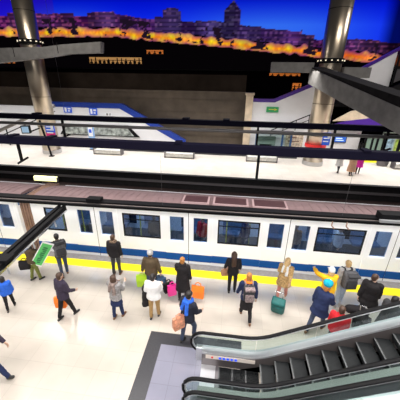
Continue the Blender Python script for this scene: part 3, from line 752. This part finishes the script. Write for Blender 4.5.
    if collar: 
        c = MB(); n = 14
        for j in range(n):
            a0, a1 = 2*PI*j/n, 2*PI*(j+1)/n
            c.caps(T(up((.105*math.cos(a0), .085*math.sin(a0)-.005, 1.445+.02*abs(math.sin(a0/2))))), T(up((.105*math.cos(a1), .085*math.sin(a1)-.005, 1.445+.02*abs(math.sin(a1/2))))), .042*s, .042*s, 0, 8)
        c.build('collar', collar, t, voxel=vx, wrinkle=.014)
    if scarf:
        c = MB()
        for j in range(12):
            a0, a1 = 2*PI*j/12, 2*PI*(j+1)/12
            c.caps(T(up((.09*math.cos(a0), .085*math.sin(a0), 1.47))), T(up((.09*math.cos(a1), .085*math.sin(a1), 1.47))), .045*s, .045*s, 0, 8)
        c.caps(T(up((.05, -.12, 1.44))), T(up((.08, -.17, 1.12))), .05*s, .055*s, 2)
        c.caps(T(up((-.06, -.12, 1.44))), T(up((-.09, -.165, 1.2))), .05*s, .05*s, 2)
        c.build('scarf', scarf, t, voxel=vx, wrinkle=.012)
    # hair
    c = MB()
    if style != 'bald':
        c.ell((0, -.012, 1.652), .086, .100, .092, lambda p: T(hd(p)))
        c.ell((0, -.042, 1.60), .08, .066, .10, lambda p: T(hd(p)))
        if style in ('bob', 'long'):
            for sd in (1, -1): c.caps(T(hd((.072*sd, -.02, 1.66))), T(hd((.078*sd, -.02, 1.52))), .032*s, .028*s)
            c.ell((0, -.06, 1.55), .085, .05, .09, lambda p: T(hd(p)))
        if style == 'long':
            c.caps(T(hd((.03, -.075, 1.56))), T(up((.04, -.16, 1.27))), .062*s, .04*s); c.caps(T(hd((-.03, -.075, 1.56))), T(up((-.04, -.16, 1.25))), .062*s, .04*s)
        if style == 'bun': c.ell((0, -.10, 1.72), .048, .048, .045, lambda p: T(hd(p)))
        c.build('hair', HAIR[hair], t, voxel=.012*s, wrinkle=.008)
    if hat:
        kind, hm = hat[0], hat[1]
        c = MB()
        c.loft([(1.625, .098, .112, -.008), (1.68, .100, .114, -.008), (1.73, .088, .10, -.01), (1.77, .055, .065, -.012), (1.785, .02, .025, -.012)], lambda p: T(hd(p)))
        if kind == 'cap': c.loft([(1.648, .075, .05, .125), (1.66, .075, .05, .125)], lambda p: T(hd(p)))
        if kind == 'beanie':
            c.ell((0, -.012, 1.715), .135, .145, .105, lambda p: T(hd(p))); c.ell((0, -.02, 1.81), .035, .035, .035, lambda p: T(hd(p)), 10, 6)
        if kind == 'hood': c.ell((0, -.03, 1.63), .115, .115, .14, lambda p: T(hd(p)))
        c.build('hat' if kind != 'beanie' else 'woolly_hat', hm, t, voxel=.012*s, wrinkle=.01 if kind == 'beanie' else .003)
    Wm = M.Translation(V((x, y, 0))) @ M.Rotation(rz, 4, 'Z')
    info = {'t': t, 's': s, 'hands': [Wm @ ((V(a[2])+a[3]*.10+off)*s) for a in AR], 'up': lambda p: T(up(p)), 'loc': (x, y, 0), 'rz': rz}
    return info

# ---- carried things
def backpack(P, label, m, m2, w=.30, h=.44, d=.17):
    t = empty('backpack', P['loc'], P['rz'], label, 'backpack'); U_ = P['up']; s = P['s']
    zc = 1.20; y0 = -.135
    def blob(cx, cy, cz, rx, ry, rz_): 
        b = MB(); b.box((0, 0, 0), (2*rx, 2*ry, 2*rz_), bev=min(rx, ry, rz_)*.65)
        for v in b.bm.verts: v.co = U_((v.co.x+cx, v.co.y+cy, v.co.z+cz))
        return b
    blob(0, y0-d/2, zc, w/2, d/2, h/2).build('body', m, t, True)
    blob(0, y0-d-.03, zc-.09, w*.38, .04, h*.24).build('front_pocket', m2, t, True)
    blob(0, y0-d+.0, zc+h*.43, w*.44, d*.42, .035).build('top_flap', m2, t, True)
    for sd in (1, -1):
        MB().sweep([U_(p) for p in [(.10*sd, y0-.02, zc+.18), (.11*sd, -.06, 1.49), (.115*sd, .08, 1.44), (.12*sd, .15, 1.28), (.14*sd, .10, 1.08), (.13*sd, y0-.02, zc-.17)]], .025, .02, 8).build('shoulder_strap', m2, t, True)
    MB().sweep([U_(p) for p in [(-.04, y0-.06, zc+h/2), (0, y0-.06, zc+h/2+.05), (.04, y0-.06, zc+h/2)]], .01, .01, 6).build('grab_handle', m2, t, True)
    return t
def carrier(pos, rz, label, m, w=.40, h=.42, d=.16, hh=.16, name='shopping_bag', cat='bag', mh=None, bottom_z=None):
    z0 = pos.z-hh-h
    if z0 < .02: h = pos.z-hh-.02; z0 = .02
    t = empty(name, (pos.x, pos.y, z0), rz, label, cat)
    b = MB(); b.rings([[(sx*w/2*q, sy*d/2*q2, z) for sx, sy in ((1, 1), (-1, 1), (-1, -1), (1, -1))] for z, q, q2 in ((0, .86, .8), (.03, .95, 1), (h*.6, 1, 1), (h*.97, 1, .55), (h, 1, .5))])
    bmesh.ops.bevel(b.bm, geom=[e for e in b.bm.edges if abs(e.verts[0].co.z-e.verts[1].co.z) > .05], offset=.025, segments=2, affect='EDGES')
    b.build('body', m, t)
    for sy in (1, -1):
        MB().sweep([(-w*.25, sy*d*.2, h-.02), (-w*.2, sy*d*.12, h+hh*.7), (0, sy*.01, h+hh), (w*.2, sy*d*.12, h+hh*.7), (w*.25, sy*d*.2, h-.02)], .011, .011, 6).build('handle', mh or m, t, True)
    return t
def suitcase(x, y, rz, label, m, mh, w=.44, h=.66, d=.26, tilt=0., hnd=.35):
    t = empty('suitcase', (x, y, 0), rz, label, 'suitcase'); Rm = M.Rotation(tilt, 3, 'X')
    def fin(b, n, mm, par=None, sm=False):
        for v in b.bm.verts: v.co = Rm @ v.co+V((0, 0, .0))
        return b.build(n, mm, par or t, sm)
    fin(MB().box((0, 0, .06+h/2), (w, d, h), bev=.06), 'shell', m, None, True)
    fin(MB().box((0, -d/2-.02, .06+h*.42), (w*.8, .05, h*.62), bev=.02), 'front_pocket', m, None, True)
    q = MB()
    for sx in (1, -1): q.cyl((sx*w*.26, d*.3, .06+h), (sx*w*.26, d*.3, .06+h+hnd), .011, n=8)
    q.cyl((-w*.3, d*.3, .06+h+hnd), (w*.3, d*.3, .06+h+hnd), .016, n=8); fin(q, 'pull_handle', mh)
    for sx in (1, -1):
        wz = MB().cyl((sx*w*.36-.02, d*.3, .045), (sx*w*.36+.02, d*.3, .045), .045, n=14)
        fin(wz, 'wheel', M_black)
    return t

BLK = fabric('black_wool', (.018, .016, .018)); NAVY = fabric('navy_cloth', (.02, .03, .085)); DNIM = fabric('dark_denim', (.05, .065, .11)); LDNIM = fabric('light_denim', (.40, .47, .58))
OLIV = fabric('olive_brown_cloth', (.095, .068, .04)); KHAKI = fabric('khaki_cloth', (.38, .24, .10)); WHT = fabric('white_cotton', (.80, .80, .80), .03); GREYK = fabric('grey_knit', (.30, .29, .29), .35)
PURB = fabric('purple_black_cloth', (.045, .035, .06)); TAN = fabric('tan_fur', (.50, .32, .14), .45); YEL = fabric('amber_yellow_down', (.88, .46, .02), .06); RED = fabric('red_wool', (.62, .025, .035))
BLUE = fabric('bright_blue_cloth', (.03, .13, .62)); CHAR = fabric('charcoal_cloth', (.05, .05, .055)); TURQ = fabric('turquoise_wool', (.01, .34, .48), .25); ORG = fabric('orange_cloth', (.78, .22, .03)); GRYB = fabric('grey_nylon', (.12, .12, .13), .25)
CAMEL = fabric('camel_wool', (.55, .33, .22)); MAG = fabric('magenta_cloth', (.62, .03, .36)); LGREY = fabric('light_grey_cloth', (.55, .54, .54)); OGRN = fabric('olive_green_cloth', (.17, .19, .05)); PINKT = fabric('pinkish_tights', (.55, .22, .18))
M_pink = mat('hot_pink_plastic', (.85, .03, .32), .4); M_orange = mat('orange_paper', (.95, .22, .015), .55); M_lime = mat('lime_green_plastic', (.42, .68, .02), .45); M_teal = mat('teal_nylon', (.004, .105, .10), .6, noise_amt=.2, scale=8)
M_tanl = mat('tan_leather', (.42, .22, .12), .5, noise_amt=.2, scale=12); M_dblue = mat('dark_blue_print', (.03, .07, .14), .45, noise_amt=.8, scale=6); M_peach = mat('peach_brown_fabric', (.62, .27, .16), .7, noise_amt=.4, scale=12)

P = person('person in olive trousers with a black bag, holding the left end of the green banner', -6.86, 7.30, -.5, 1.62, top=OLIV, bottom=OGRN, hair='brown', style='bob', arms=((.9, .25, .7), (.1, .2, .3)), legs=((.12, 0), (-.1, .1)), collar=CHAR, side=-.05)
carrier(V((-7.10, 7.22, .98)), .3, 'black bag hanging from the person at the left end of the green banner', BLK, .36, .32, .22, .12, name='holdall')
P2 = person('person in dark jeans leaning to the left, wearing a grey backpack by the green banner', -6.02, 7.72, .75, 1.70, top=CHAR, bottom=DNIM, hair='black', lean=.22, arms=((.5, .15, .5), (.9, .2, .5)), legs=((.05, .05), (-.22, .08)), shoe=M_shoebr)
backpack(P2, 'grey backpack on the leaning person by the green banner', GRYB, CHAR, .38, .52, .22)
# banner held between the two
t = empty('banner', (-6.40, 7.30, 1.16), 0, 'green banner with white edge carried on a slant by two people at the left', 'banner')
Rb = M.Rotation(.12, 3, 'Z') @ M.Rotation(-.98, 3, 'Y') @ M.Rotation(.35, 3, 'X')
def bn(b, n, m):
    for v in b.bm.verts: v.co = Rb @ v.co
    return b.build(n, m, t)
bn(MB().box2((-.52, -.012, -.16), (.52, .012, .16)), 'panel', mat('green_banner_cloth', (.10, .55, .14), .6))
bn(MB().box2((-.58, -.014, -.19), (.58, .014, -.16)).box2((-.58, -.014, .16), (.58, .014, .19)).box2((-.58, -.014, -.16), (-.52, .014, .16)).box2((.52, -.014, -.16), (.58, .014, .16)), 'white_edge', WHT)
q = MB()
for k in range(9): q.box2((-.42+.09*k, -.018, -.07), (-.36+.09*k, -.012, .07 if k % 3 else .03))
bn(q, 'lettering', mat('dark_green_lettering', (.02, .18, .06), .6))
P = person('person in a dark purple jacket with an orange bag, walking left of centre', -4.78, 5.84, -.35, 1.68, top=PURB, bottom=BLK, hair='brown', legs=((.28, .05), (-.2, .12)), arms=((.25, .2, .8), (.0, .18, .15)), lean=.05)
carrier(P['hands'][1], .1, 'orange bag held by the person in the dark purple jacket', M_orange, .36, .38, .15, .1)
person('child in a bright blue jacket at the left edge below the lighting rail', -6.74, 5.90, .6, 1.28, top=BLUE, bottom=BLK, hair='black', style='bob', legs=((.25, .1), (-.15, .15)), bulk=1.12)
person('person in dark clothes striding in from the left edge near the bottom', -5.52, 3.93, -PI/2, 1.76, top=PURB, bottom=NAVY, hair='brown', legs=((.52, .0, 0, .5), (-.32, .30)), arms=((-.4, .1, .3), (.4, .1, .3)), lean=.04)
person('person in a black jacket with brown collar standing alone facing the train, left of centre', -4.06, 8.0, 0, 1.74, top=BLK, bottom=CHAR, shoe=M_shoebr, hair='brown', collar=fabric('brown_fur', (.16, .11, .075), .4), legs=((.04, 0), (-.06, .02)), arms=((-.02, .16, .2), (-.02, .16, .2)), bulk=1.06)
person('person in a grey patterned top and dark skirt standing below the lone black jacket', -3.2, 6.02, -.15, 1.64, top=GREYK, bottom=NAVY, skirt=(NAVY, .62), shoe=M_shoebr, hair='brown', style='bob', arms=((.5, .1, 1.5), (.4, .15, 1.2)), legs=((.14, 0), (-.06, .05)), scarf=fabric('grey_brown_scarf', (.25, .19, .17), .4))
P = person('person in an olive brown jacket and pale cap carrying a lime bag', -2.46, 7.25, 0, 1.72, top=OLIV, bottom=DNIM, hair='brown', hat=('cap', LGREY), arms=((-.02, .32, .1), (-.02, .32, .1)), bulk=1.1)
carrier(P['hands'][1], .25, 'lime green shopping bag in the left hand of the person in the pale cap', M_lime, .42, .46, .18, .08)
carrier(P['hands'][0], -.3, 'dark blue printed bag in the right hand of the person in the pale cap', M_dblue, .34, .46, .18, .08)
P = person('person in a white top and khaki trousers in front of the pale cap', -2.08, 6.2, 0, 1.66, top=WHT, bottom=KHAKI, hair='black', legs=((.1, .0), (-.08, .04)), arms=((.25, .12, 1.2), (.0, .2, .9)), bulk=1.12)
# dark jacket over the arm
t = tag(MB().ell((0, 0, 0), .10, .17, .09).loft([(-.52, .10, .12, 0), (-.5, .13, .15, 0), (-.2, .10, .16, 0), (0, .08, .15, 0)]).build('folded_jacket', BLK, None, voxel=.016, wrinkle=.02), 'black jacket draped over the left arm of the person in white', 'jacket')
t.location = P['hands'][1]+V((-.08, -.06, .10)); t.scale = (1.2, 1.2, 1.25)
P = person('person in a long black coat with orange hair carrying pink and orange bags', -1.36, 7.08, -.05, 1.70, top=BLK, coat=.45, bottom=BLK, hair='auburn', style='bun', arms=((.02, .2, .1), (.45, .2, .9)), collar=BLK, legs=((.06, 0), (-.05, .0)), bulk=1.06)
carrier(P['hands'][0]+V((.24, -.02, 0)), -.1, 'orange shopping bag to the right of the person in the long black coat', M_orange, .42, .46, .16, .16)
P['hands'][1].z = .86
carrier(V((-1.70, 6.98, .78)), .5, 'hot pink bag at the left side of the person in the long black coat', M_pink, .30, .42, .14, .12)
carrier(V((-1.86, 7.12, .74)), .7, 'black bag half hidden behind the hot pink bag', BLK, .34, .38, .16, .12)
P = person('person in a blue top and dark jacket stepping towards the escalator', -.93, 5.50, -.55, 1.76, top=fabric('blue_and_black_cloth', (.02, .022, .035)), bottom=DNIM, hair='black', legs=((.42, .5), (-.12, .05)), arms=((.35, .15, .8), (.1, .25, .5)), lean=.10, hat=None, scarf=BLUE, collar=BLUE, bulk=1.06)
t = carrier(V((-1.14, 5.30, 1.20)), .7, 'peach brown shoulder bag on the person stepping towards the escalator', M_peach, .34, .40, .16, .10, name='shoulder_bag')
P = person('person in a black jacket with long dark hair standing at the yellow strip', .28, 7.68, .05, 1.66, top=BLK, bottom=BLK, hair='brown', style='long', arms=((.05, .22, .6), (.15, .3, .5)), legs=((.03, 0), (-.05, .02)))
carrier(P['hands'][1]+V((.05, -.05, .1)), .3, 'tan handbag on the arm of the person with long dark hair', M_tanl, .34, .26, .14, .10, name='handbag')
P = person('person in a navy jacket with orange hood striding, wearing a dark backpack', .72, 6.55, .1, 1.74, top=NAVY, bottom=BLK, hair='auburn', legs=((-.18, .35), (.26, .0)), arms=((-.2, .2, .3), (.2, .25, .3)), collar=ORG, skirt=(BLK, .50), shoe=M_shoebr, lean=.04)
backpack(P, 'dark backpack with pale patch on the striding person in navy', CHAR, fabric('grey_pink_cloth', (.26, .2, .2), .5), .32, .46, .18)
P = person('person in a tan fur coat and white scarf pulling a teal suitcase', 1.98, 7.62, -.45, 1.60, top=TAN, coat=.66, bottom=PINKT, hair='blonde', style='long', arms=((-.45, .15, .1), (.2, .2, .9)), lean=.16, scarf=WHT, legs=((.25, .05), (-.2, .1)), shoe=M_tanl, bulk=1.12)
suitcase(1.80, 7.05, -.35, 'teal suitcase tilted behind the person in the tan fur coat', M_teal, M_chrome, .42, .56, .27, .38, .40)
P = person('person in an amber yellow jacket and white hat with one arm raised', 3.24, 7.22, .2, 1.66, top=YEL, bottom=DNIM, hair='blonde', style='bob', hat=('cap', WHT), arms=((.7, .5, .4), (1.1, 1.5, .5)), legs=((.1, 0), (-.1, .05)), bulk=1.18, lean=.05)
P = person('person in light jeans with fair hair wearing a grey backpack near the train', 3.84, 7.62, .15, 1.74, top=LGREY, bottom=LDNIM, hair='blonde', shoe=mat('pale_trainer', (.5, .5, .55), .6), legs=((.05, 0), (-.12, .05)))
backpack(P, 'grey backpack on the person in light jeans', GRYB, CHAR, .40, .56, .24)
person('person in a navy coat and turquoise woolly hat walking right', 2.80, 6.40, -.75, 1.74, top=NAVY, bottom=DNIM, hair='auburn', style='bob', hat=('beanie', TURQ), legs=((.30, .05), (-.32, .15)), arms=((.5, .15, .7), (.1, .2, .4)), lean=.2, shoe=M_shoebr, bulk=1.12, coat=.72)
person('person in a red jacket behind the escalator glass', 3.05, 5.72, -.5, 1.62, top=RED, bottom=BLK, hair='brown', legs=((.2, .05), (-.15, .1)), bulk=1.14)
person('person in a black coat with dark hair beside a black suitcase at the right', 4.38, 7.02, -.45, 1.74, top=BLK, coat=.70, bottom=BLK, hair='brown', skin=2, head=(-.7, 0), legs=((.08, 0), (-.12, .05)), arms=((.1, .15, .3), (-.2, .2, .1)), bulk=1.18)
suitcase(4.18, 6.62, -.7, 'black suitcase beside the person in the black coat', BLK, M_chrome, .44, .62, .28, .35, .42)
tag(MB().caps((-.18, 0, 0), (.18, 0, 0), .13, .13).build('duffel_roll', BLK, None, True), 'black rolled bag lying on the black suitcase', 'bag').location = (3.98, 6.78, .60)
person('person in dark clothes at the right edge behind the escalator handrail', 4.55, 6.22, -1.2, 1.68, top=CHAR, bottom=BLK, hair='black', legs=((.2, .05), (-.15, .1)), bulk=1.2, coat=.6)
person('person in a light grey jacket, leftmost of three on the far platform', 8.75, 23.0, .3, 1.68, top=LGREY, coat=.62, bulk=1.35, bottom=CHAR, hair='black', hi=False, legs=((.15, .05), (-.15, .1)))
person('person in a long camel coat, middle of three on the far platform', 9.55, 22.5, PI, 1.70, top=CAMEL, coat=.32, bottom=BLK, hair='brown', style='bob', hi=False, legs=((.1, .0), (-.1, .05)), bulk=1.4)
person('person in a magenta jacket, rightmost of three on the far platform', 10.25, 22.95, -.4, 1.66, top=MAG, coat=.62, bottom=BLK, hair='black', style='bob', hi=False, legs=((.2, .05), (-.2, .1)), bulk=1.4)


# passengers seen through the carriage windows
for lab, x, y, rz, tp, hr in [('passenger in dark clothes behind the second wide train window, seen through glass', -3.05, 9.75, .4, CHAR, 'black'), ('passenger in a red top behind the train door glass left of centre', -1.05, 9.9, 2.6, RED, 'brown'),
        ('passenger in a tan top behind the train door glass right of centre', 2.7, 9.9, 2.9, CAMEL, 'black'), ('passenger in a pale grey top behind the rightmost wide train window', 4.4, 9.95, 1.8, LGREY, 'auburn'), ('passenger in a navy top behind the middle wide train window', .75, 10.1, 2.2, NAVY, 'brown'), ('passenger in a magenta top behind the leftmost wide train window', -6.85, 9.8, 2.8, MAG, 'black')]:
    q = person(lab, x, y, rz, 1.68, top=tp, bottom=DNIM, hair=hr, hi=False)
    q['t'].location.z = .03
# ------------------------------------------------------------------ camera
cam = bpy.data.cameras.new('camera'); co = bpy.data.objects.new('camera', cam); col.objects.link(co)
th, yw, rl = math.radians(23.65), math.radians(6.7), math.radians(1.03)
F = V((-math.sin(yw)*math.cos(th), math.cos(yw)*math.cos(th), -math.sin(th))); r_ = V((math.cos(yw), math.sin(yw), 0)); u_ = r_.cross(F)
R = r_*math.cos(rl)+u_*math.sin(rl); U = R.cross(F)
mw = M((R, U, -F)).transposed().to_4x4(); mw.translation = V((0, 0, 6.85)); co.matrix_world = mw
cam.sensor_width = 36; cam.lens = 274*36/400; cam.clip_end = 200; cam.clip_start = .05
scn.camera = co

# ------------------------------------------------------------------ light
def area(name, loc_, sx, sy, e, c=(1, .95, .88), rot=(0, 0, 0), spread=PI):
    L = bpy.data.lights.new(name, 'AREA'); L.shape = 'RECTANGLE'; L.size = sx; L.size_y = sy; L.energy = e; L.color = c; L.spread = spread
    o = bpy.data.objects.new(name, L); o.location = loc_; o.rotation_euler = rot; col.objects.link(o); return o
area('platform_lamps_and_fill', (-1, 7.2, 9.2), 26, 1.2, 1600, (1, .955, .9), spread=2.5)
area('platform_lamps_and_fill', (-1, 1.5, 9.6), 26, 1.0, 600, (1, .955, .9), spread=2.5)
area('far_platform_lamps', (-4, 23.2, 7.6), 50, 1.0, 1900, (1, .96, .9), spread=2.4)
area('far_wall_lamps', (-4, 26.4, 6.4), 50, .6, 1500, (.98, .97, 1), rot=(-.35, 0, 0), spread=2.3)
area('platform_lamps_and_fill', (-1, -1.5, 8.2), 22, .8, 900, (1, .97, .94), rot=(.75, 0, 0), spread=2.2)  # unseen fill added behind the camera to whiten the train side
area('pillar_fill', (-14, 18, 15), 5, 2, 900, (1, .93, .84))  # unseen light added high up to brighten the left pillar and bracket
area('stair_panel_fill', (13, 24.5, 14), 3, 1, 350, (1, .97, .95), rot=(-.5, 0, 0))  # unseen light added to brighten the white stair side panel
area('pillar_fill', (9.5, 18, 15), 5, 2, 500, (1, .93, .84))  # second unseen light, added for the right pillar
w = bpy.data.worlds.new('station_dark'); scn.world = w; w.use_nodes = True
w.node_tree.nodes['Background'].inputs[0].default_value = (.8, .85, 1, 1); w.node_tree.nodes['Background'].inputs[1].default_value = .035
scn.view_settings.view_transform = 'Standard'; scn.view_settings.look = 'None'; scn.view_settings.gamma = 1; scn.view_settings.use_curve_mapping = False
scn.view_settings.exposure = 0.0
bpy.data.scenes.remove(TMP)
